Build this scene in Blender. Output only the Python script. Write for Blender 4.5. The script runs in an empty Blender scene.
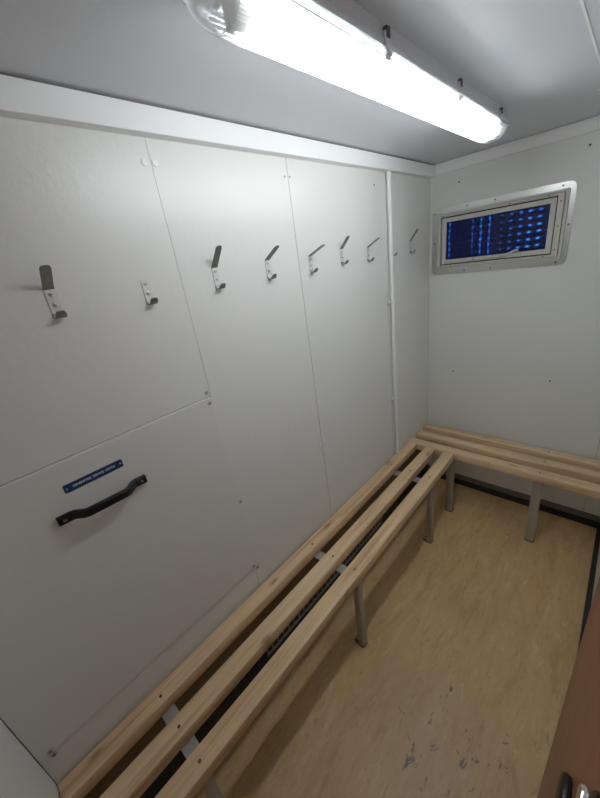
import bpy, bmesh, math, random
from mathutils import Vector, Matrix
random.seed(7)
C = bpy.context.scene.collection
PI = math.pi

# ------------------------------------------------------------------ materials
def new_mat(name):
    m = bpy.data.materials.new(name); m.use_nodes = True
    nt = m.node_tree; nt.nodes.clear()
    out = nt.nodes.new('ShaderNodeOutputMaterial')
    return m, nt, out
def node(nt, typ, **kw):
    n = nt.nodes.new(typ)
    for k, v in kw.items():
        if k in n.inputs: n.inputs[k].default_value = v
        else: setattr(n, k, v)
    return n
def link(nt, a, b): nt.links.new(a, b)
def rgb(c): return (c[0], c[1], c[2], 1.0)
def ramp(nt, src, stops, interp='LINEAR'):
    r = nt.nodes.new('ShaderNodeValToRGB'); e = r.color_ramp
    e.interpolation = interp
    while len(e.elements) < len(stops): e.elements.new(0.5)
    for el, (p, c) in zip(e.elements, stops):
        el.position = p; el.color = rgb(c) if len(c) == 3 else c
    link(nt, src, r.inputs['Fac']); return r.outputs['Color']
def mixc(nt, fac, a, b, mode='MIX'):
    n = nt.nodes.new('ShaderNodeMix'); n.data_type = 'RGBA'; n.blend_type = mode
    for sock, v in ((n.inputs[0], fac), (n.inputs[6], a), (n.inputs[7], b)):
        if hasattr(v, 'links'): link(nt, v, sock)
        elif isinstance(v, (int, float)): sock.default_value = v
        else: sock.default_value = rgb(v)
    return n.outputs[2]
def coords(nt, scale=(1,1,1), loc=(0,0,0), rot=(0,0,0), kind='Object'):
    t = nt.nodes.new('ShaderNodeTexCoord'); mp = nt.nodes.new('ShaderNodeMapping')
    mp.inputs['Scale'].default_value = scale; mp.inputs['Location'].default_value = loc
    mp.inputs['Rotation'].default_value = rot
    link(nt, t.outputs[kind], mp.inputs['Vector']); return mp.outputs['Vector']
def noise(nt, vec, scale, detail=3, rough=.5, dist=0):
    n = node(nt, 'ShaderNodeTexNoise', Scale=scale, Detail=detail, Roughness=rough, Distortion=dist)
    link(nt, vec, n.inputs['Vector']); return n.outputs['Fac']
def math_(nt, op, a, b=None, clamp=False):
    n = nt.nodes.new('ShaderNodeMath'); n.operation = op; n.use_clamp = clamp
    for i, v in enumerate((a, b)):
        if v is None: continue
        if hasattr(v, 'links'): link(nt, v, n.inputs[i])
        else: n.inputs[i].default_value = v
    return n.outputs[0]
def principled(nt, out, color, rough=.5, metal=0., bump=None, bump_d=.001, spec=.5):
    p = nt.nodes.new('ShaderNodeBsdfPrincipled')
    if hasattr(color, 'links'): link(nt, color, p.inputs['Base Color'])
    else: p.inputs['Base Color'].default_value = rgb(color)
    if hasattr(rough, 'links'): link(nt, rough, p.inputs['Roughness'])
    else: p.inputs['Roughness'].default_value = rough
    p.inputs['Metallic'].default_value = metal
    p.inputs['Specular IOR Level'].default_value = spec
    if bump is not None:
        b = nt.nodes.new('ShaderNodeBump'); b.inputs['Distance'].default_value = bump_d
        b.inputs['Strength'].default_value = .6
        link(nt, bump, b.inputs['Height']); link(nt, b.outputs['Normal'], p.inputs['Normal'])
    link(nt, p.outputs[0], out.inputs['Surface']); return p

def painted(name, col, rough=.42, bump_d=.0006, var=.05, scale=160, spec=.5):
    m, nt, out = new_mat(name)
    v = coords(nt)
    n1 = noise(nt, v, 2.2, 4, .55)
    c = mixc(nt, n1, [x * (1 - var) for x in col], [min(1, x * (1 + var)) for x in col])
    n2 = noise(nt, v, scale, 2, .5)
    n3 = noise(nt, v, 9, 3, .6)
    r = math_(nt, 'ADD', rough - .06, math_(nt, 'MULTIPLY', n3, .12))
    principled(nt, out, c, r, 0, n2, bump_d, spec)
    return m
def plain(name, col, rough=.5, metal=0., spec=.5, var=.08, scale=40):
    m, nt, out = new_mat(name)
    n1 = noise(nt, coords(nt), scale, 3, .6)
    c = mixc(nt, n1, [x * (1 - var) for x in col], [min(1, x * (1 + var)) for x in col])
    principled(nt, out, c, rough, metal, spec=spec); return m

def wood_mat(name, axis, base, dark, light):
    """planed pine: long grain along the given axis, a few knots"""
    m, nt, out = new_mat(name)
    sc = (40, 1.6, 40) if axis == 'y' else (1.6, 40, 40)
    v = coords(nt, sc)
    g1 = noise(nt, v, 1.0, 5, .6, .6)
    sc2 = (170, 3.5, 170) if axis == 'y' else (3.5, 170, 170)
    g2 = noise(nt, coords(nt, sc2), 1.0, 3, .6)
    c = ramp(nt, g1, [(.34, dark), (.48, base), (.66, light)])
    c = mixc(nt, math_(nt, 'MULTIPLY', g2, .35), c, dark)
    big = noise(nt, coords(nt), 3.0, 3, .5)
    c = mixc(nt, ramp(nt, big, [(.42, (0, 0, 0)), (.72, (.55, .55, .55))]), c, [x * .72 for x in base])
    # knots: cells squeezed across the board so each is a small oval
    sk = (8, 2.3, 9) if axis == 'y' else (2.3, 8, 9)
    vo = node(nt, 'ShaderNodeTexVoronoi', Scale=1.0); vo.feature = 'F1'; vo.voronoi_dimensions = '2D'
    vo.inputs['Randomness'].default_value = 1.0
    link(nt, coords(nt, sk, (.37, .2, .11)), vo.inputs['Vector'])
    k = ramp(nt, vo.outputs['Distance'], [(.02, (1, 1, 1)), (.045, (.65, .65, .65)), (.075, (.15, .15, .15)), (.13, (0, 0, 0))])
    c = mixc(nt, math_(nt, 'MULTIPLY', k, .75), c, (dark[0] * .45, dark[1] * .38, dark[2] * .33))
    principled(nt, out, c, .55, 0, g2, .0004, spec=.35)
    return m

def metal_mat(name, col, rough=.35, metal=1., streak=(1, 1, 60)):
    m, nt, out = new_mat(name)
    n1 = noise(nt, coords(nt, streak), 8, 3, .6)
    c = mixc(nt, n1, [x * .78 for x in col], col)
    r = math_(nt, 'ADD', rough - .08, math_(nt, 'MULTIPLY', n1, .16))
    principled(nt, out, c, r, metal); return m

WALL = painted('wall_paint', (.71, .71, .695), .36, .0010, .02, 60, .6)
WALLF = painted('far_wall_paint', (.715, .725, .705), .42, .0005, .03)
CEIL = painted('ceiling_paint', (.60, .615, .665), .42, .0004, .03)
NEARP = painted('near_wall_paint', (.74, .74, .73), .5, .0012, .04, 320)
HATCH = painted('hatch_paint', (.70, .695, .67), .37, .0008, .02, 60, .5)
TRIM = painted('trim_white', (.84, .84, .85), .35, .0003, .02)
PVC = plain('white_pvc', (.80, .81, .80), .35, var=.03)
GAP = plain('seam_dark', (.13, .128, .12), .8, var=.1)
BLACKTRIM = plain('black_rubber', (.012, .012, .013), .55, var=.2)
GREYTRIM = plain('grey_coving', (.16, .155, .14), .6, var=.1)
PINE = wood_mat('pine_lengthwise', 'y', (.72, .495, .285), (.46, .285, .15), (.83, .63, .41))
PINEX = wood_mat('pine_crosswise', 'x', (.69, .485, .285), (.43, .27, .15), (.80, .61, .41))
GALV = metal_mat('galvanised_steel', (.46, .45, .42), .5, .6)
ALU = metal_mat('brushed_aluminium', (.60, .60, .59), .30, 1., (60, 1, 60))
STEEL_LIT = metal_mat('hook_steel_lit', (.74, .74, .73), .42, .35, (1, 60, 4))  # back plates: light on the steel painted in as a paler colour
STEEL_SHADED = metal_mat('hook_steel_shaded', (.27, .265, .255), .45, .5, (1, 60, 4))  # same steel, shade under the prongs painted in as a darker colour
SCREWM = plain('screw_dark', (.07, .065, .06), .4, .6)
SCREWP = plain('screw_pale', (.55, .55, .54), .35, .5)
CREAM = plain('cream_frame', (.52, .51, .465), .4, var=.04)
DARKFOOT = plain('foot_dark', (.07, .062, .05), .6, var=.2)
BLACK = plain('black_plastic', (.006, .006, .0065), .45, spec=.22, var=.2)
BLUE = plain('blue_sign', (.006, .026, .085), .3, var=.05)
LETTER = plain('white_lettering', (.78, .82, .86), .5, var=.02)
CHROME = metal_mat('chrome', (.85, .85, .85), .12)
LOWBOARD = plain('brown_board', (.16, .115, .065), .6, var=.15)
VENTBAR = plain('vent_bar_grey', (.16, .155, .145), .5, var=.1)
LAMPBODY = plain('lamp_grey', (.52, .53, .56), .4, var=.03)

def floor_mat():
    m, nt, out = new_mat('vinyl_floor')
    v = coords(nt, (1, 1, 1), rot=(0, 0, math.radians(-12)))
    st = coords(nt, (14, 3.2, 1), rot=(0, 0, math.radians(-10)))
    a = noise(nt, st, 1.0, 6, .62, 1.3)
    c = ramp(nt, a, [(.30, (.46, .275, .112)), (.45, (.56, .36, .165)), (.58, (.59, .39, .185)), (.72, (.68, .485, .265))])
    # fine marbling flakes
    st2 = coords(nt, (44, 10, 1), rot=(0, 0, math.radians(-16)))
    b = noise(nt, st2, 1.0, 5, .7, 2.0)
    c = mixc(nt, ramp(nt, b, [(.57, (0, 0, 0)), (.68, (.75, .75, .75))]), c, (.68, .53, .33))
    c = mixc(nt, ramp(nt, b, [(.30, (.7, .7, .7)), (.43, (0, 0, 0))]), c, (.29, .165, .065))
    big = noise(nt, v, 2.6, 3, .5)
    c = mixc(nt, ramp(nt, big, [(.45, (0, 0, 0)), (.75, (.35, .35, .35))]), c, (.34, .235, .12))
    # black scuffs, worn where people turn in front of the door
    t = nt.nodes.new('ShaderNodeTexCoord')
    d = nt.nodes.new('ShaderNodeVectorMath'); d.operation = 'DISTANCE'
    d.inputs[1].default_value = (.68, -1.42, 0)
    link(nt, t.outputs['Object'], d.inputs[0])
    mask = ramp(nt, d.outputs['Value'], [(.16, (1, 1, 1)), (.46, (0, 0, 0))])
    s = noise(nt, coords(nt, (24, 13, 1), rot=(0, 0, .5)), 1.0, 6, .68, 1.2)
    s = math_(nt, 'ADD', s, math_(nt, 'MULTIPLY', math_(nt, 'SUBTRACT', mask, 1.0), .22))
    sm = ramp(nt, s, [(.60, (0, 0, 0)), (.63, (.95, .95, .95))])
    c = mixc(nt, sm, c, (.03, .022, .014))
    # general greying of the worn patch
    c = mixc(nt, math_(nt, 'MULTIPLY', mask, .16), c, (.22, .17, .11))
    principled(nt, out, c, .42, 0, b, .0003, spec=.4)
    return m
FLOOR = floor_mat()

def door_mat():
    m, nt, out = new_mat('door_brown_wood')
    g = noise(nt, coords(nt, (40, 26, 1.4)), 1.0, 4, .6, .4)
    c = ramp(nt, g, [(.3, (.14, .046, .021)), (.7, (.215, .074, .036))])
    principled(nt, out, c, .4, 0, spec=.4); return m
DOOR = door_mat()

def blue_screen():
    """blue wire screen outside the glass, light from beyond painted in as its own glow"""
    m, nt, out = new_mat('blue_screen')
    t = nt.nodes.new('ShaderNodeTexCoord'); s = nt.nodes.new('ShaderNodeSeparateXYZ')
    # ripple the coordinates a little so the grid is wavy
    nz = node(nt, 'ShaderNodeTexNoise', Scale=22.0, Detail=2.0)
    link(nt, t.outputs['Object'], nz.inputs['Vector'])
    off = nt.nodes.new('ShaderNodeVectorMath'); off.operation = 'MULTIPLY_ADD'
    off.inputs[1].default_value = (.012, 0, .012)
    link(nt, nz.outputs['Color'], off.inputs[0]); link(nt, t.outputs['Object'], off.inputs[2])
    link(nt, off.outputs[0], s.inputs[0])
    X, Z = s.outputs['X'], s.outputs['Z']
    def wave(src, period, power, phase=0):
        w = math_(nt, 'SINE', math_(nt, 'ADD', math_(nt, 'MULTIPLY', src, PI / period), phase))
        return math_(nt, 'POWER', math_(nt, 'ABSOLUTE', w), power)
    rows = wave(Z, .031, 6); cols = wave(X, .040, 5, .5)
    def bump(x0, w, h):
        d = math_(nt, 'DIVIDE', math_(nt, 'ABSOLUTE', math_(nt, 'SUBTRACT', X, x0 + .006)), w)
        return math_(nt, 'MULTIPLY', math_(nt, 'SUBTRACT', 1.0, d, True), h)
    lines = None
    for x0, w, h in ((.113, .009, 1.0), (.232, .007, .75), (.272, .008, 1.1), (.312, .008, 1.1)):
        b = bump(x0, w, h); lines = b if lines is None else math_(nt, 'MAXIMUM', lines, b)
    patch = noise(nt, t.outputs['Object'], 9, 2, .5)
    lines = math_(nt, 'MULTIPLY', lines, math_(nt, 'ADD', math_(nt, 'MULTIPLY', rows, .55), .45))
    lines = math_(nt, 'MULTIPLY', lines, math_(nt, 'ADD', .35, patch))
    right = math_(nt, 'MULTIPLY', math_(nt, 'SUBTRACT', 1.0, math_(nt, 'DIVIDE', math_(nt, 'ABSOLUTE', math_(nt, 'SUBTRACT', X, .52)), .20), True), 1.0)
    grid = math_(nt, 'MULTIPLY', rows, math_(nt, 'ADD', math_(nt, 'MULTIPLY', cols, .8), .22))
    grid = math_(nt, 'MULTIPLY', grid, math_(nt, 'ADD', math_(nt, 'MULTIPLY', right, .95), .30))
    grid = math_(nt, 'MULTIPLY', grid, math_(nt, 'ADD', .35, patch))
    tot = math_(nt, 'ADD', math_(nt, 'MAXIMUM', lines, grid), .0, True)
    col = ramp(nt, tot, [(0, (.0012, .0016, .012)), (.25, (.0012, .006, .058)), (.6, (.006, .09, .60)), (1, (.05, .32, 1.0))])
    e = node(nt, 'ShaderNodeEmission', Strength=.85); link(nt, col, e.inputs['Color'])  # pattern emits by itself in place of light from outside
    link(nt, e.outputs[0], out.inputs['Surface'])
    return m
SCREEN = blue_screen()

def glass_mat(name, refl=.10, tint=(1, 1, 1)):
    m, nt, out = new_mat(name)
    tr = node(nt, 'ShaderNodeBsdfTransparent', Color=rgb(tint))
    gl = node(nt, 'ShaderNodeBsdfGlossy', Roughness=.4)
    mx = nt.nodes.new('ShaderNodeMixShader'); mx.inputs[0].default_value = refl
    link(nt, tr.outputs[0], mx.inputs[1]); link(nt, gl.outputs[0], mx.inputs[2])
    link(nt, mx.outputs[0], out.inputs['Surface']); return m
PANE = glass_mat('window_glass', .012)

def emit_mat(name, col, strength):
    m, nt, out = new_mat(name)
    e = node(nt, 'ShaderNodeEmission', Color=rgb(col), Strength=strength)
    link(nt, e.outputs[0], out.inputs['Surface']); return m
TUBE = emit_mat('fluorescent_glow', (.955, 1.0, 1.0), 64.0)
def diffuser_mat(name, clear, glow):
    """clear ribbed acrylic: lets the tube through, scatters a little of its light"""
    m, nt, out = new_mat(name)
    tr = node(nt, 'ShaderNodeBsdfTransparent', Color=(.97, .985, .99, 1))
    p = node(nt, 'ShaderNodeBsdfPrincipled', Roughness=.15)
    p.inputs['Base Color'].default_value = (.75, .77, .77, 1)
    tl = node(nt, 'ShaderNodeBsdfTranslucent', Color=(.92, .96, .97, 1))
    a = nt.nodes.new('ShaderNodeMixShader'); a.inputs[0].default_value = glow
    link(nt, p.outputs[0], a.inputs[1]); link(nt, tl.outputs[0], a.inputs[2])
    b = nt.nodes.new('ShaderNodeMixShader'); b.inputs[0].default_value = clear
    link(nt, a.outputs[0], b.inputs[1]); link(nt, tr.outputs[0], b.inputs[2])
    link(nt, b.outputs[0], out.inputs['Surface']); return m
DIFF = diffuser_mat('ribbed_diffuser', .50, .8)
DIFFRIB = diffuser_mat('rib_edge_shade', .04, .0)  # same clear acrylic, dark refraction lines painted as near-opaque grey
DIFFEND = diffuser_mat('clear_end_cap', .45, .45)

# ------------------------------------------------------------------ mesh helpers
def box(bm, x0, x1, y0, y1, z0, z1, mi=0, bev=0, seg=2):
    tmp = bmesh.new()
    bmesh.ops.create_cube(tmp, size=1)
    for v in tmp.verts:
        v.co = Vector(((x0 + x1) / 2 + v.co.x * (x1 - x0), (y0 + y1) / 2 + v.co.y * (y1 - y0), (z0 + z1) / 2 + v.co.z * (z1 - z0)))
    if bev: bmesh.ops.bevel(tmp, geom=tmp.edges[:], offset=bev, segments=seg, affect='EDGES', profile=.5)
    merge(bm, tmp, mi)
def merge(bm, tmp, mi=0, mat=None):
    if mat: bmesh.ops.transform(tmp, matrix=mat, verts=tmp.verts[:])
    me = bpy.data.meshes.new('tmp'); tmp.to_mesh(me); tmp.free()
    n = len(bm.faces); bm.from_mesh(me); bpy.data.meshes.remove(me)
    bm.faces.ensure_lookup_table()
    for f in bm.faces[n:]: f.material_index = mi
def cyl(bm, p0, p1, r, seg=24, r2=None, mi=0, bev=0):
    p0, p1 = Vector(p0), Vector(p1); d = p1 - p0
    tmp = bmesh.new()
    bmesh.ops.create_cone(tmp, cap_ends=True, segments=seg, radius1=r, radius2=r if r2 is None else r2, depth=d.length)
    if bev:
        es = [e for e in tmp.edges if abs(e.verts[0].co.z - e.verts[1].co.z) < 1e-7]
        bmesh.ops.bevel(tmp, geom=es, offset=bev, segments=2, affect='EDGES', profile=.5)
    q = d.to_track_quat('Z', 'Y').to_matrix().to_4x4()
    merge(bm, tmp, mi, Matrix.Translation((p0 + p1) / 2) @ q)
def prism(bm, pts, axis, a0, a1, mi=0):
    """closed outline extruded along an axis; pts are the other two coordinates in xyz order"""
    def P(u, v, a): return {'x': (a, u, v), 'y': (u, a, v), 'z': (u, v, a)}[axis]
    A = [bm.verts.new(P(u, v, a0)) for u, v in pts]; B = [bm.verts.new(P(u, v, a1)) for u, v in pts]
    n = len(pts); fs = [bm.faces.new(A), bm.faces.new(B[::-1])]
    for i in range(n): fs.append(bm.faces.new((A[i], B[i], B[(i + 1) % n], A[(i + 1) % n])))
    for f in fs: f.material_index = mi
def rrect(x0, x1, z0, z1, r, n=6):
    pts = []
    for cx, cz, a0 in ((x1 - r, z1 - r, 0), (x0 + r, z1 - r, 90), (x0 + r, z0 + r, 180), (x1 - r, z0 + r, 270)):
        for i in range(n + 1):
            a = math.radians(a0 + 90 * i / n); pts.append((cx + r * math.cos(a), cz + r * math.sin(a)))
    return pts
def ring(bm, outer, inner, y0, y1):
    """flat frame standing in the xz plane from y0 to y1"""
    n = len(outer); L = []
    for pts in (outer, inner):
        for y in (y0, y1): L.append([bm.verts.new((u, y, v)) for u, v in pts])
    O0, O1, I0, I1 = L
    for i in range(n):
        j = (i + 1) % n
        for q in ((O0[i], O0[j], O1[j], O1[i]), (I0[i], I1[i], I1[j], I0[j]), (O0[i], I0[i], I0[j], O0[j]), (O1[i], O1[j], I1[j], I1[i])):
            bm.faces.new(q)
def sweep(bm, path, widths, thick, side=(0, 1, 0)):
    """flat strip following a path in the plane normal to side"""
    side = Vector(side); rows = []
    path = [Vector(p) for p in path]; n = len(path)
    for i, p in enumerate(path):
        t = (path[min(i + 1, n - 1)] - path[max(i - 1, 0)]).normalized()
        nn = t.cross(side).normalized()
        w = widths[i] / 2; h = thick / 2
        rows.append([bm.verts.new(p + side * a + nn * b) for a, b in ((-w, -h), (w, -h), (w, h), (-w, h))])
    for a, b in zip(rows, rows[1:]):
        for k in range(4): bm.faces.new((a[k], a[(k + 1) % 4], b[(k + 1) % 4], b[k]))
    bm.faces.new(rows[0][::-1]); bm.faces.new(rows[-1])
def obj(name, bm, mats, parent=None, smooth=False, loc=(0, 0, 0)):
    bmesh.ops.recalc_face_normals(bm, faces=bm.faces[:])
    me = bpy.data.meshes.new(name); bm.to_mesh(me); bm.free()
    for m in (mats if isinstance(mats, (list, tuple)) else [mats]): me.materials.append(m)
    if smooth:
        for p in me.polygons: p.use_smooth = True
        try: me.set_sharp_from_angle(angle=math.radians(40))
        except Exception: pass
    o = bpy.data.objects.new(name, me); C.objects.link(o); o.location = loc
    if parent: o.parent = parent
    return o
def B(): return bmesh.new()
def tag(o, label=None, cat=None, group=None, kind=None):
    if label: o['label'] = label
    if cat: o['category'] = cat
    if group: o['group'] = group
    if kind: o['kind'] = kind
    return o
def thing(name, label, cat, loc=(0, 0, 0), group=None):
    o = bpy.data.objects.new(name, None); C.objects.link(o); o.location = loc
    o.empty_display_size = .05
    return tag(o, label, cat, group)
def struct(name, bm, mats, label, cat, parent=None, smooth=False):
    o = obj(name, bm, mats, parent, smooth); return tag(o, label, cat, None, 'structure')

# ------------------------------------------------------------------ room shell
W, L, H = .995, 2.315, 1.985          # width, length, ceiling height
bm = B(); box(bm, -.05, W + .05, -L - .05, .05, -.05, 0)
struct('floor', bm, FLOOR, 'beige marbled vinyl floor with black scuff marks', 'floor')

bm = B(); SX = .732                     # ceiling boards meet under a thin white strip
box(bm, -.05, SX - .0015, -L - .05, .05, H, H + .03); box(bm, SX + .0015, W + .05, -L - .05, .05, H, H + .03)
box(bm, -.05, W + .05, -L - .05, .05, H + .03, H + .06)
ceil = struct('ceiling', bm, CEIL, 'painted light grey ceiling boards', 'ceiling')
bm = B(); box(bm, SX - .0022, SX + .0022, -L, -.39, H - .0007, H)
struct('trim_3', bm, TRIM, 'thin white strip over the ceiling board joint', 'trim')
bm = B(); box(bm, SX + .01, W, -.372, -.370, H - .0006, H)
o = obj('board_joint', bm, GAP, ceil)
def screw_head(x, y, z, n, r, mat, parent, name='screw', h=.0022):
    bm = B(); n = Vector(n)
    p = Vector((x, y, z)); cyl(bm, p - n * .001, p + n * h, r, 16, bev=.0007)
    # cross slot
    q = n.to_track_quat('Z', 'Y').to_matrix().to_4x4()
    for a in (() if mat is PVC else (0, 90)):
        t = bmesh.new(); bmesh.ops.create_cube(t, size=1)
        merge(bm, t, 1, Matrix.Translation(p + n * (h + .0001)) @ q @ Matrix.Rotation(math.radians(a + 45), 4, 'Z') @ Matrix.Diagonal((r * 1.1, r * .28, .0006, 1)))
    return obj(name, bm, [mat, SCREWM], parent, True)
screw_head(.712, -.392, H, (0, 0, -1), .0075, PVC, ceil)

# left wall: sheet panels on a backing, 2 mm joints
bm = B()
box(bm, -.06, -.005, -L - .05, .05, 0, H, 1)
g = .0007
HY, HZ0, HZ1 = -1.598, .546, 1.270      # service hatch edges
PY = [-L, HY, -1.1255, -.497, 0]
JG = {HY: .0003, PY[2]: .0011, PY[3]: .0018}
def panel(y0, y1, z0, z1): box(bm, -.006, 0, y0 + JG.get(y0, g), y1 - JG.get(y1, g), z0 + g, z1 - g, 0, .0006, 1)
panel(-L, HY, HZ1, H); panel(-L, HY, .0, HZ0)
panel(HY, PY[2], 0, H); panel(PY[2], PY[3], 0, H); panel(PY[3], .0, 0, H)
wl = struct('wall_left', bm, [WALL, GAP], 'white painted left wall of sheet panels with thin joints', 'wall')
for y, z in ((-1.615, 1.877), (-1.588, 1.877)): screw_head(0, y, z, (1, 0, 0), .0075, PVC, wl)
for y, z in ((-1.142, 1.874), (-1.118, 1.874)): screw_head(0, y, z, (1, 0, 0), .004, SCREWP, wl)
for y, z in ((-1.138, .853), (-1.108, .853)): screw_head(0, y, z, (1, 0, 0), .0082, PVC, wl)
for y, z in ((-.584, 1.873),): screw_head(0, y, z, (1, 0, 0), .0032, SCREWM, wl)
screw_head(0, -.571, .843, (1, 0, 0), .005, PVC, wl)
screw_head(0, -1.610, 1.286, (1, 0, 0), .0072, SCREWP, wl)
screw_head(0, -1.588, .535, (1, 0, 0), .0072, SCREWP, wl)
screw_head(0, -2.287, .535, (1, 0, 0), .0072, SCREWP, wl)

bm = B()
box(bm, -.05, W + .05, .005, .06, 0, H, 1)
box(bm, 0, .905 - g, 0, .006, .081, H, 0, .0006, 1); box(bm, .905 + g, W, 0, .006, .081, H, 0, .0006, 1)
wf = struct('wall_far', bm, [WALLF, GAP], 'pale grey far wall around the small window', 'wall')
for x, z in ((.153, 1.877), (.671, 1.89), (.159, .843), (.66, .844)): screw_head(x, 0, z, (0, -1, 0), .0045, SCREWM, wf)
bm = B(); box(bm, W, W + .05, -L - .05, .05, 0, H)
struct('wall_right', bm, WALL, 'pale grey right wall behind the brown door', 'wall')
bm = B(); box(bm, .0025, W + .05, -L - .05, -L, 0, H)
struct('wall_near', bm, NEARP, 'light grey textured near wall at the bench end', 'wall')
# vertical black strip standing in for the dark gap in the near left corner
bm = B(); box(bm, -.004, .0024, -L - .03, -L - .001, 0, H); struct('trim_4', bm, BLACKTRIM, 'black strip for the dark gap in the near left corner', 'trim')
# cornice trunking
bm = B(); box(bm, 0, .031, -L, 0, 1.927, H - .0055, bev=.0015); box(bm, 0, .024, -L, 0, H - .006, H, 1)
struct('trim_1', bm, [TRIM, GAP], 'white box trim along the top of the left wall', 'trim')
bm = B(); box(bm, .0315, W, -.011, 0, 1.934, H - .002, bev=.0015)
struct('trim_2', bm, TRIM, 'white box trim along the top of the far wall', 'trim')
# skirting
bm = B(); box(bm, 0, W, -.004, .01, .043, .081, 1); box(bm, 0, W, -.008, .01, 0, .043, 0, .001, 1)
struct('baseboard_far', bm, [BLACKTRIM, GREYTRIM], 'black skirting with grey cove along the far wall', 'skirting')
bm = B(); box(bm, .976, W, -L, -.009, 0, .035, 0, .003, 2)
struct('baseboard_right', bm, BLACKTRIM, 'black skirting along the right wall', 'skirting')
bm = B(); box(bm, 0, .010, -L, -.009, 0, .19, 0, .002, 1); box(bm, 0, .007, -L, -.009, .19, .395, 1)
struct('baseboard_left', bm, [BLACKTRIM, LOWBOARD], 'black skirting and brown board along the left wall under the bench', 'skirting')

# ------------------------------------------------------------------ service hatch
hatch = thing('service_hatch', 'large grey hatch panel in left wall with black pull handle and blue sign', 'hatch', (0, (-L + HY) / 2, HZ0))
hy = hatch.location.y
def HP(y, z): return y - hy, z - HZ0
bm = B(); box(bm, -.005, .0050, -L + g - hy + .001, HY - .0003 - hy, .0022, HZ1 - HZ0 - .0012, 0, .0022, 2)
obj('panel', bm, HATCH, hatch)
for y, z in ((-1.612, 1.252), (-1.579, .857), (-1.606, .562), (-2.287, .560)):
    a, b = HP(y, z)
    if y > HY: continue
    screw_head(.0050, a, b, (1, 0, 0), .0072, SCREWP, hatch)
screw_head(0, -1.590, .857, (1, 0, 0), .0072, SCREWP, wl)
# bow handle
bm = B()
y0, z0 = HP(-2.064, 1.137); y1, z1 = HP(-1.856, 1.131)
prof = [(0, .007), (.030, .007), (.040, .010), (.056, .026), (.066, .030), (.115, .031), (.164, .030), (.174, .026), (.190, .010), (.200, .007), (.230, .007)]
rows = []
sec = rrect(-1, 1, -1, 1, .55, 4)
for i, (s, h) in enumerate(prof):
    f = s / .230; yy = y0 + (y1 - y0) * f; zz = z0 + (z1 - z0) * f
    p0 = prof[max(i - 1, 0)]; p1 = prof[min(i + 1, len(prof) - 1)]
    t = Vector((p1[1] - p0[1], p1[0] - p0[0], 0)).normalized(); nn = Vector((t.y, -t.x, 0))
    flat = i in (0, 1, len(prof) - 2, len(prof) - 1)
    hw = .0115 if flat else .0105; ht = .0062 if flat else .0075
    rows.append([bm.verts.new(Vector((h + .0050, yy, zz)) + nn * (u * ht) + Vector((0, 0, v * hw))) for u, v in sec])
for a, b in zip(rows, rows[1:]):
    for k in range(len(sec)): bm.faces.new((a[k], a[(k + 1) % len(sec)], b[(k + 1) % len(sec)], b[k]))
bm.faces.new(rows[0][::-1]); bm.faces.new(rows[-1])
hd = tag(obj('handle', bm, BLACK, hatch, True), 'black plastic pull handle on the hatch panel')
for s in (.016, .214):
    f = s / .23; screw_head(.0183, y0 + (y1 - y0) * f, z0 + (z1 - z0) * f, (1, 0, 0), .0042, CHROME, hd)
# blue sign
sa, sb = HP(-2.027, 1.190); ta, tb = HP(-1.893, 1.2115)
bm = B(); prism(bm, rrect(sa, ta, sb, tb, .0035), 'x', .0050, .0065)
sg = tag(obj('sign_plate', bm, BLUE, hatch), 'narrow dark blue sign plate with white capital lettering')
for yy in (sa + .006, ta - .006):
    bm = B(); cyl(bm, (.0064, yy, (sb + tb) / 2), (.0074, yy, (sb + tb) / 2), .0024, 16, bev=.0004)
    obj('rivet', bm, SCREWP, sg, True)
cu = bpy.data.curves.new('lettering', 'FONT'); cu.body = 'GENERATOR SERVICE HATCH'; cu.size = .0088; cu.space_word = 1.7; cu.space_character = 1.08
cu.align_x = 'CENTER'; cu.align_y = 'CENTER'; cu.extrude = .0001; cu.offset = .00022
to = bpy.data.objects.new('tmp_text', cu); C.objects.link(to)
dg = bpy.context.evaluated_depsgraph_get()
me = bpy.data.meshes.new_from_object(to.evaluated_get(dg)); me.name = 'lettering'
bpy.data.objects.remove(to); bpy.data.curves.remove(cu)
xs = [v.co.x for v in me.vertices]; k = .096 / (max(xs) - min(xs))
R = Matrix(((0, 0, 1, .0067), (1, 0, 0, (sa + ta) / 2), (0, 1, 0, (sb + tb) / 2), (0, 0, 0, 1)))
me.transform(R @ Matrix.Diagonal((k, .92, 1, 1)))
me.materials.clear(); me.materials.append(LETTER)
lt = bpy.data.objects.new('lettering', me); C.objects.link(lt); lt.parent = sg
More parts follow.
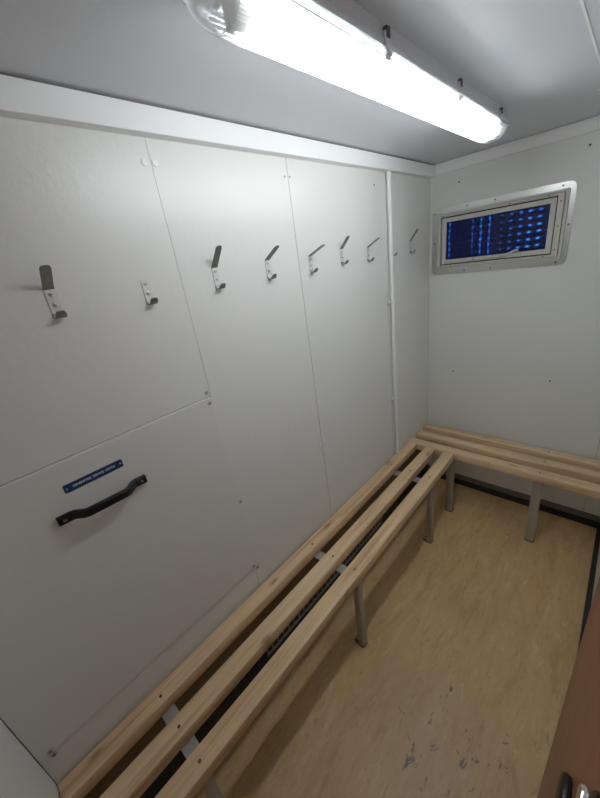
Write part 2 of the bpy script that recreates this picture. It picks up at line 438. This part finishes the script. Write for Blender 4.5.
# joint between the two sheets below the hatch corner runs on down: faint pressed line
# ------------------------------------------------------------------ coat hooks
def coat_hook(y, z, out, up, label, prong=True, tilt=0):
    """z = top of the back plate; the upper prong rises up by 'up' while leaning out by 'out'"""
    t = thing('coat_hook', label, 'coat hook', (0, y, z - .055), 'steel coat hooks in a row on the left wall')
    t.rotation_euler = (tilt, 0, 0)
    w = .0205; th = .0018; x = th / 2 + .0002
    bm = B(); sweep(bm, [(x, 0, .0585 - .0035), (x, 0, .030), (x, 0, .006)], [w, w, w], th)
    obj('back_plate', bm, STEEL_LIT, t)
    bm = B()
    path = [(x, 0, .006)]; wid = [w]
    for i in range(1, 9):
        a = PI * .86 * i / 8
        path.append((x + .0105 - .0105 * math.cos(a), 0, .006 - .0095 * math.sin(a))); wid.append(w)
    px, _, pz = path[-1]
    for i, ww in ((1, w * .98), (2, w * .88), (3, w * .6)): path.append((px + .0022 * i, 0, pz + .0030 * i)); wid.append(ww)
    sweep(bm, path, wid, th); obj('lower_hook', bm, STEEL_SHADED, t, True)
    if prong:
        bm = B(); Ln = math.hypot(out, up)
        path = [(x, 0, .055), (x + .0012, 0, .0562)]; wid = [w, w]
        for f, ww in ((.15, w), (.5, w), (.88, w), (.95, w * .86), (.985, w * .62), (1., w * .3)):
            path.append((x + out * f, 0, .0562 + up * f)); wid.append(ww)
        sweep(bm, path, wid, th); obj('upper_prong', bm, STEEL_SHADED, t, True)
    for zz in (.045, .023):
        bm = B(); cyl(bm, (.001, 0, zz), (.0036, 0, zz), .0042, 16, bev=.0008)
        b2 = bmesh.new(); bmesh.ops.create_cube(b2, size=1)
        merge(bm, b2, 1, Matrix.Translation((.0037, 0, zz)) @ Matrix.Diagonal((.0006, .0055, .0012, 1)))
        obj('screw', bm, [SCREWP, SCREWM], t, True)
    return t
Lb = 'steel coat hook '
coat_hook(-1.900, 1.630, .046, .042, Lb + 'nearest the camera, leftmost on the wall, broad upright prong', tilt=.0)
coat_hook(-1.697, 1.623, 0, 0, Lb + 'short stub without upper prong, second from the left', False)
coat_hook(-1.486, 1.629, .046, .052, Lb + 'with upright prong just right of the first panel joint')
coat_hook(-1.278, 1.630, .060, .036, Lb + 'with half-raised prong, fourth from the left')
coat_hook(-1.062, 1.625, .072, .029, Lb + 'with low outstretched prong just right of second panel joint')
coat_hook(-.862, 1.635, .040, .043, Lb + 'with steep prong between two hooks with low prongs')
coat_hook(-.662, 1.628, .060, .031, Lb + 'with low outstretched prong just left of the white pipe')
coat_hook(-.444, 1.632, 0, 0, Lb + 'mostly hidden behind the white pipe', False)
coat_hook(-.243, 1.630, .042, .052, Lb + 'right of the white pipe, nearest the far corner')

# ------------------------------------------------------------------ white conduit pipe
pipe = thing('conduit_pipe', 'thin white vertical pipe clipped to left wall, ending at the bench', 'pipe', (.0145, -.480, .451))
PX, PYY = .0145, -.480
bm = B(); cyl(bm, (0, 0, 0), (0, 0, 1.4755), .0105, 24); obj('tube', bm, PVC, pipe, True)
bm = B(); cyl(bm, (0, 0, 1.457), (0, 0, 1.4755), .0125, 24, bev=.001); obj('coupler', bm, PVC, pipe, True)
for zz in (1.362, .822):
    bm = B(); z = zz - .451
    cyl(bm, (0, 0, z - .008), (0, 0, z + .008), .0135, 24, bev=.001)
    box(bm, -.0140, -.002, -.030, .012, z - .008, z + .008, 0, .002)
    cyl(bm, (-.006, -.024, z), (.0005, -.024, z), .006, 16, bev=.001)
    obj('clip', bm, PVC, pipe, True)

# ------------------------------------------------------------------ benches
ST, TOP = .043, .45                     # slat thickness, seat height
def slat(parent, name, x0, x1, y0, y1, mat, screws):
    bm = B(); lx, ly, lz = parent.location
    box(bm, x0 - lx, x1 - lx, y0 - ly, y1 - ly, TOP - ST - lz, TOP - lz, 0, .003, 2)
    s = obj('slat', bm, mat, parent, True)
    for sx, sy in screws:
        bm = B(); cyl(bm, (sx - lx, sy - ly, TOP - lz - .004), (sx - lx, sy - ly, TOP - lz + .0006), .0048, 14)
        cyl(bm, (sx - lx, sy - ly, TOP - lz), (sx - lx, sy - ly, TOP - lz + .0009), .0022, 6)
        obj('screw', bm, SCREWM, s, True)
    return s
def leg(parent, x0, x1, y0, y1, fx, fy):
    lx, ly, lz = parent.location; bm = B()
    box(bm, x0 - lx, x1 - lx, y0 - ly, y1 - ly, .005 - lz, TOP - ST - .006 - lz, 0, .0025, 2)
    l = obj('leg', bm, GALV, parent, True)
    bm = B(); a0, a1 = min(x0, x0 + fx) - .002 - lx, max(x1, x1 + fx) + .002 - lx
    b0, b1 = min(y0, y0 + fy) - .002 - ly, max(y1, y1 + fy) + .002 - ly
    prism(bm, rrect(a0, a1, b0, b1, .012), 'z', 0 - lz, .006 - lz)
    f = obj('foot_plate', bm, DARKFOOT, l)
    bm = B(); cx = (x0 + fx * .6 + (0 if fx < 0 else x1 - x0)) - lx if fx else (x0 + x1) / 2 - lx
    cy = (y0 + y1) / 2 - ly if not fy else (y0 + fy * .5 - ly)
    cyl(bm, (cx, cy, .005 - lz), (cx, cy, .012 - lz), .007, 6); obj('bolt', bm, GALV, l)
    return l
side = thing('slatted_bench', 'long pine slat bench along the left wall on steel legs', 'bench', (.15, -1.32, 0), 'pine slat benches')
CY = (-2.041, -1.320, -.603)
for cx, (x0, x1) in zip((.043, .157, .268), ((.008, .066), (.124, .184), (.236, .296))):
    slat(side, 'slat', x0, x1, -L + .003, -.321, PINE, [(cx, y) for y in CY])
for y in CY:
    bm = B(); box(bm, .002 - .15, .288 - .15, y - .021 + 1.32, y + .021 + 1.32, TOP - ST - .007, TOP - ST - .0005, 0, .0015, 1)
    obj('crossbar', bm, GALV, side)
    bm = B(); box(bm, .0105 - .15, .016 - .15, y - .021 + 1.32, y + .021 + 1.32, TOP - ST - .075, TOP - ST - .006, 0, .0012, 1)
    obj('wall_bracket', bm, GALV, side)
    leg(side, .262, .290, y - .020, y + .012, -.022, 0)
end = thing('slatted_bench', 'short pine slat bench across the far wall under the window', 'bench', (.49, -.17, 0), 'pine slat benches')
for cy, (y0, y1) in zip((-.060, -.172, -.289), ((-.092, -.030), (-.203, -.141), (-.319, -.257))):
    slat(end, 'slat', .003, W - .004, y0, y1, PINEX, [(.710, cy)])
for x in (.270, .708):
    bm = B(); box(bm, x - .020 - .49, x + .020 - .49, -.314 + .17, -.002 + .17, TOP - ST - .007, TOP - ST - .0005, 0, .0015, 1)
    obj('crossbar', bm, GALV, end)
    leg(end, x - .021, x + .021, -.308, -.283, 0, .016)
# black slotted vent behind the bench at floor level
vent = thing('vent_grille', 'black slotted vent grille low on left wall behind the long bench', 'vent', (.010, -1.20, .02))
bm = B(); box(bm, 0, .004, -.455, .50, .0, .150); obj('backing', bm, BLACKTRIM, vent)
bm = B()
for z in (.066, .140): box(bm, .004, .010, -.455, .50, z - .004, z + .004)
for y in (-.455, .492): box(bm, .004, .010, y, y + .008, .066, .140)
obj('frame', bm, VENTBAR, vent)
n = 28
for i in range(1, n):
    y = -.455 + .95 * i / n
    bm = B(); box(bm, .004, .009, y - .0035, y + .0035, .068, .138); obj('bar', bm, VENTBAR, vent)

# ------------------------------------------------------------------ window in the far wall
win = bpy.data.objects.new('window_1', None); C.objects.link(win); win.location = (.335, 0, 1.43)
tag(win, 'small aluminium framed window with dark blue glass high on the far wall', 'window', None, 'structure')
def wobj(name, bm, mat, par=win, smooth=False):
    o = obj(name, bm, mat, par, smooth)
    o.data.transform(Matrix.Translation((-.335, 0, -1.43))); return o
bm = B(); ring(bm, rrect(.018, .650, 1.428, 1.774, .030), rrect(.046, .629, 1.455, 1.747, .004), -.0040, 0)
fl = wobj('flange', bm, ALU)
for x, z in ((.032, 1.748), (.200, 1.7605), (.330, 1.7605), (.600, 1.7605), (.6395, 1.600), (.330, 1.4415), (.200, 1.4415), (.610, 1.4415), (.032, 1.60)):
    bm = B(); cyl(bm, (x, -.0035, z), (x, -.0056, z), .0042, 12, bev=.0006); wobj('screw', bm, SCREWM, fl, True)
bm = B(); ring(bm, rrect(.047, .628, 1.456, 1.746, .004), rrect(.058, .616, 1.467, 1.735, .003), -.014, 0); wobj('outer_frame', bm, CREAM)
bm = B(); ring(bm, rrect(.0605, .6135, 1.4695, 1.7325, .003), rrect(.0715, .591, 1.479, 1.7245, .002), -.024, 0)
f2 = wobj('inner_frame', bm, CREAM)
for x, z in ((.085, 1.729), (.40, 1.729), (.555, 1.729), (.602, 1.70), (.602, 1.60), (.602, 1.50), (.13, 1.474), (.56, 1.474)):
    bm = B(); cyl(bm, (x, -.0235, z), (x, -.0252, z), .0032, 12); wobj('screw', bm, SCREWM, f2, True)
bm = B(); ring(bm, rrect(.0715, .591, 1.479, 1.7245, .002), rrect(.076, .585, 1.485, 1.7185, .002), -.003, 0); wobj('dark_gap_ring', bm, BLACKTRIM)  # black ring painted in for the shaded gap around the sash
bm = B(); ring(bm, rrect(.0760, .585, 1.485, 1.7185, .003), rrect(.097, .564, 1.506, 1.698, .002), -.012, 0)
sash = wobj('sash', bm, CREAM)
bm = B(); box(bm, .095, .566, -.0050, -.0035, 1.504, 1.700); wobj('pane', bm, PANE, sash)
bm = B(); box(bm, .0765, .5845, -.0015, -.0005, 1.4855, 1.718)
o = obj('blue_screen', bm, SCREEN, None); o.parent = win; o.location = (-.335, 0, -1.43)
# stay lever
bm = B()
pts = [(.222, 1.4965), (.26, 1.4945), (.31, 1.4955), (.36, 1.497), (.395, 1.500), (.420, 1.508), (.438, 1.5155), (.456, 1.5165)]
wd = [.006, .008, .009, .0095, .010, .010, .010, .006]
sweep(bm, [(x, -.018 - .010 * min(1, max(0, (x - .36) / .06)), z) for x, z in pts], [.010] * 8, .009, (0, 1, 0))
wobj('stay_lever', bm, ALU, sash, True)
for x in (.25, .38):
    bm = B(); cyl(bm, (x, -.012, 1.4955), (x, -.025, 1.4955), .004, 12); wobj('lever_pin', bm, SCREWM, sash, True)

# ------------------------------------------------------------------ fluorescent batten
LX, LY0, LY1 = .447, -1.722, -.515
lamp = thing('ceiling_light', 'lit fluorescent strip light with clear ribbed cover on the ceiling', 'light', (LX, (LY0 + LY1) / 2, H))
ly = lamp.location.y; a, b = LY0 - ly, LY1 - ly
HW = .0435
bm = B(); prism(bm, [(-.037, 0), (-.041, -.024), (-HW, -.028), (-HW, -.042), (HW, -.042), (HW, -.028), (.041, -.024), (.037, 0)], 'y', a + .004, b - .004)
obj('body', bm, LAMPBODY, lamp)
bm = B(); box(bm, -.034, .034, a + .05, b - .06, -.046, -.0422); obj('reflector', bm, TRIM, lamp)
# ribbed diffuser shell, open above
def shell(bm, y0, y1, s0=1., s1=1., ribs=True, nseg=120):
    rows = []
    for y, s in ((y0, s0), (y1, s1)):
        row = []
        for i in range(nseg + 1):
            t = PI * i / nseg
            cx, cz = math.cos(t), math.sin(t)
            ex = abs(cx) ** .86 * (1 if cx > 0 else -1); ez = abs(cz) ** .86
            rr = 1 + (.012 * (1 if i % 4 < 2 else -1) if ribs and 4 < i < nseg - 4 else 0)
            row.append(bm.verts.new((HW * .985 * ex * rr * s, y, -.042 - .043 * ez * rr * s)))
        rows.append(row)
    for i in range(nseg):
        fc = bm.faces.new((rows[0][i], rows[0][i + 1], rows[1][i + 1], rows[1][i]))
        if i in (1, 4, 5, 9, 14, 79, 83, 87, 91, 96, 102, 110, 116): fc.material_index = 1  # faces painted grey for the darker look along the ribs
    return rows
bm = B(); shell(bm, a + .032, b - .032)
for s in (-1, 1): box(bm, s * HW - .003, s * HW + .003, a + .006, b - .006, -.046, -.038)
obj('diffuser', bm, [DIFF, DIFFRIB], lamp, False)
for y0, y1, sgn in ((a + .032, a, -1), (b - .032, b, 1)):
    bm = B(); ns = 60
    prev = None
    for j in range(9):
        t = j / 8; yy = y0 + (y1 - y0) * math.sin(t * PI / 2) ; s = max(.02, math.cos(t * PI / 2) ** .45)
        row = []
        for i in range(ns + 1):
            q = PI * i / ns; cx, cz = math.cos(q), math.sin(q)
            ex = abs(cx) ** .86 * (1 if cx > 0 else -1); ez = abs(cz) ** .86
            row.append(bm.verts.new((HW * .985 * ex * (s * .35 + .65 if j < 8 else .6), yy, -.042 - .043 * ez * s)))
        if prev:
            for i in range(ns): bm.faces.new((prev[i], prev[i + 1], row[i + 1], row[i]))
        prev = row
    obj('end_cap', bm, DIFFEND, lamp, True)
bm = B(); cyl(bm, (0, a + .070, -.064), (0, b - .095, -.064), .013, 20); tube = obj('lamp_tube', bm, TUBE, lamp, True)
for y, sgn in ((a + .070, -1), (b - .095, 1)):
    bm = B(); cyl(bm, (0, y, -.064), (0, y + sgn * .012, -.064), .0132, 20, bev=.001); obj('tube_cap', bm, ALU, lamp, True)
    bm = B(); box(bm, -.014, .014, y + sgn * .022 - .006, y + sgn * .022 + .006, -.078, -.042, 0, .002); obj('lamp_holder', bm, GALV, lamp)
for s in (-1, 1):
    for y in (-.615, -.982, -1.35, -1.69):
        yy = y - ly; bm = B()
        box(bm, s * (HW + .0005) - .003, s * (HW + .0005) + .003, yy - .009, yy + .009, -.056, -.016, 0, .0015, 1)
        cyl(bm, (s * (HW + .001), yy - .011, -.047), (s * (HW + .001), yy + .011, -.047), .0045, 12)
        box(bm, s * (HW + .001) - .004, s * (HW + .001) + .004, yy - .006, yy + .006, -.026, -.010, 1)
        obj('clip', bm, [LAMPBODY, SCREWM], lamp)

# ------------------------------------------------------------------ brown door, folded back against the right wall
DX0, DX1, DY1 = .933, .970, -1.42
bm = B(); box(bm, DX0, DX1, -L + .01, DY1, .012, 1.90, 0, .002, 2)
door = struct('door_1', bm, DOOR, 'brown wooden door standing open at the right edge', 'door')
bm = B()
for y, z in ((-1.800, .955), (-1.935, 1.225)): cyl(bm, (DX0, y, z), (DX0 - .010, y, z), .047, 32, bev=.004)
path = [(-.008, -1.800, .955), (-.020, -1.808, .965), (-.026, -1.822, .995), (-.026, -1.905, 1.180), (-.020, -1.925, 1.212), (-.008, -1.935, 1.225)]
for p, q in zip(path, path[1:]): cyl(bm, (DX0 + p[0], p[1], p[2]), (DX0 + q[0], q[1], q[2]), .008, 16, bev=.003)
tag(obj('door_handle', bm, BLACK, door, True), 'black pull handle with round end plates')
bm = B(); cyl(bm, (DX0 + .001, -1.868, 1.160), (DX0 - .010, -1.868, 1.160), .015, 24, bev=.003); obj('lock_cylinder', bm, CHROME, door, True)

# ------------------------------------------------------------------ world, camera
w = bpy.data.worlds.new('night'); bpy.context.scene.world = w; w.use_nodes = True
bg = w.node_tree.nodes.get('Background') or w.node_tree.nodes.new('ShaderNodeBackground')
bg.inputs['Color'].default_value = (.01, .015, .04, 1); bg.inputs['Strength'].default_value = .3

cam = bpy.data.cameras.new('camera'); co = bpy.data.objects.new('camera', cam); C.objects.link(co)
cam.sensor_fit = 'VERTICAL'; cam.sensor_height = 36.0; cam.lens = 333.837 / 798 * 36; cam.clip_start = .01
r = (0.73018877, 0.66943104, -0.1366984); d = (0.16430076, -0.36624036, -0.91590024); f = (-0.66319652, 0.64632042, -0.37741263)
co.matrix_world = Matrix(((r[0], -d[0], -f[0], .88353), (r[1], -d[1], -f[1], -2.08282), (r[2], -d[2], -f[2], 1.61202), (0, 0, 0, 1)))
sc = bpy.context.scene; sc.camera = co
sc.view_settings.view_transform = 'Standard'; sc.view_settings.look = 'None'
sc.view_settings.exposure = 0.08; sc.view_settings.gamma = 1.12
sc.cycles.max_bounces = 12; sc.cycles.diffuse_bounces = 9; sc.cycles.transparent_max_bounces = 12
sc.cycles.use_denoising = True; sc.cycles.sample_clamp_indirect = 6.0
sc.cycles.caustics_reflective = False; sc.cycles.caustics_refractive = False
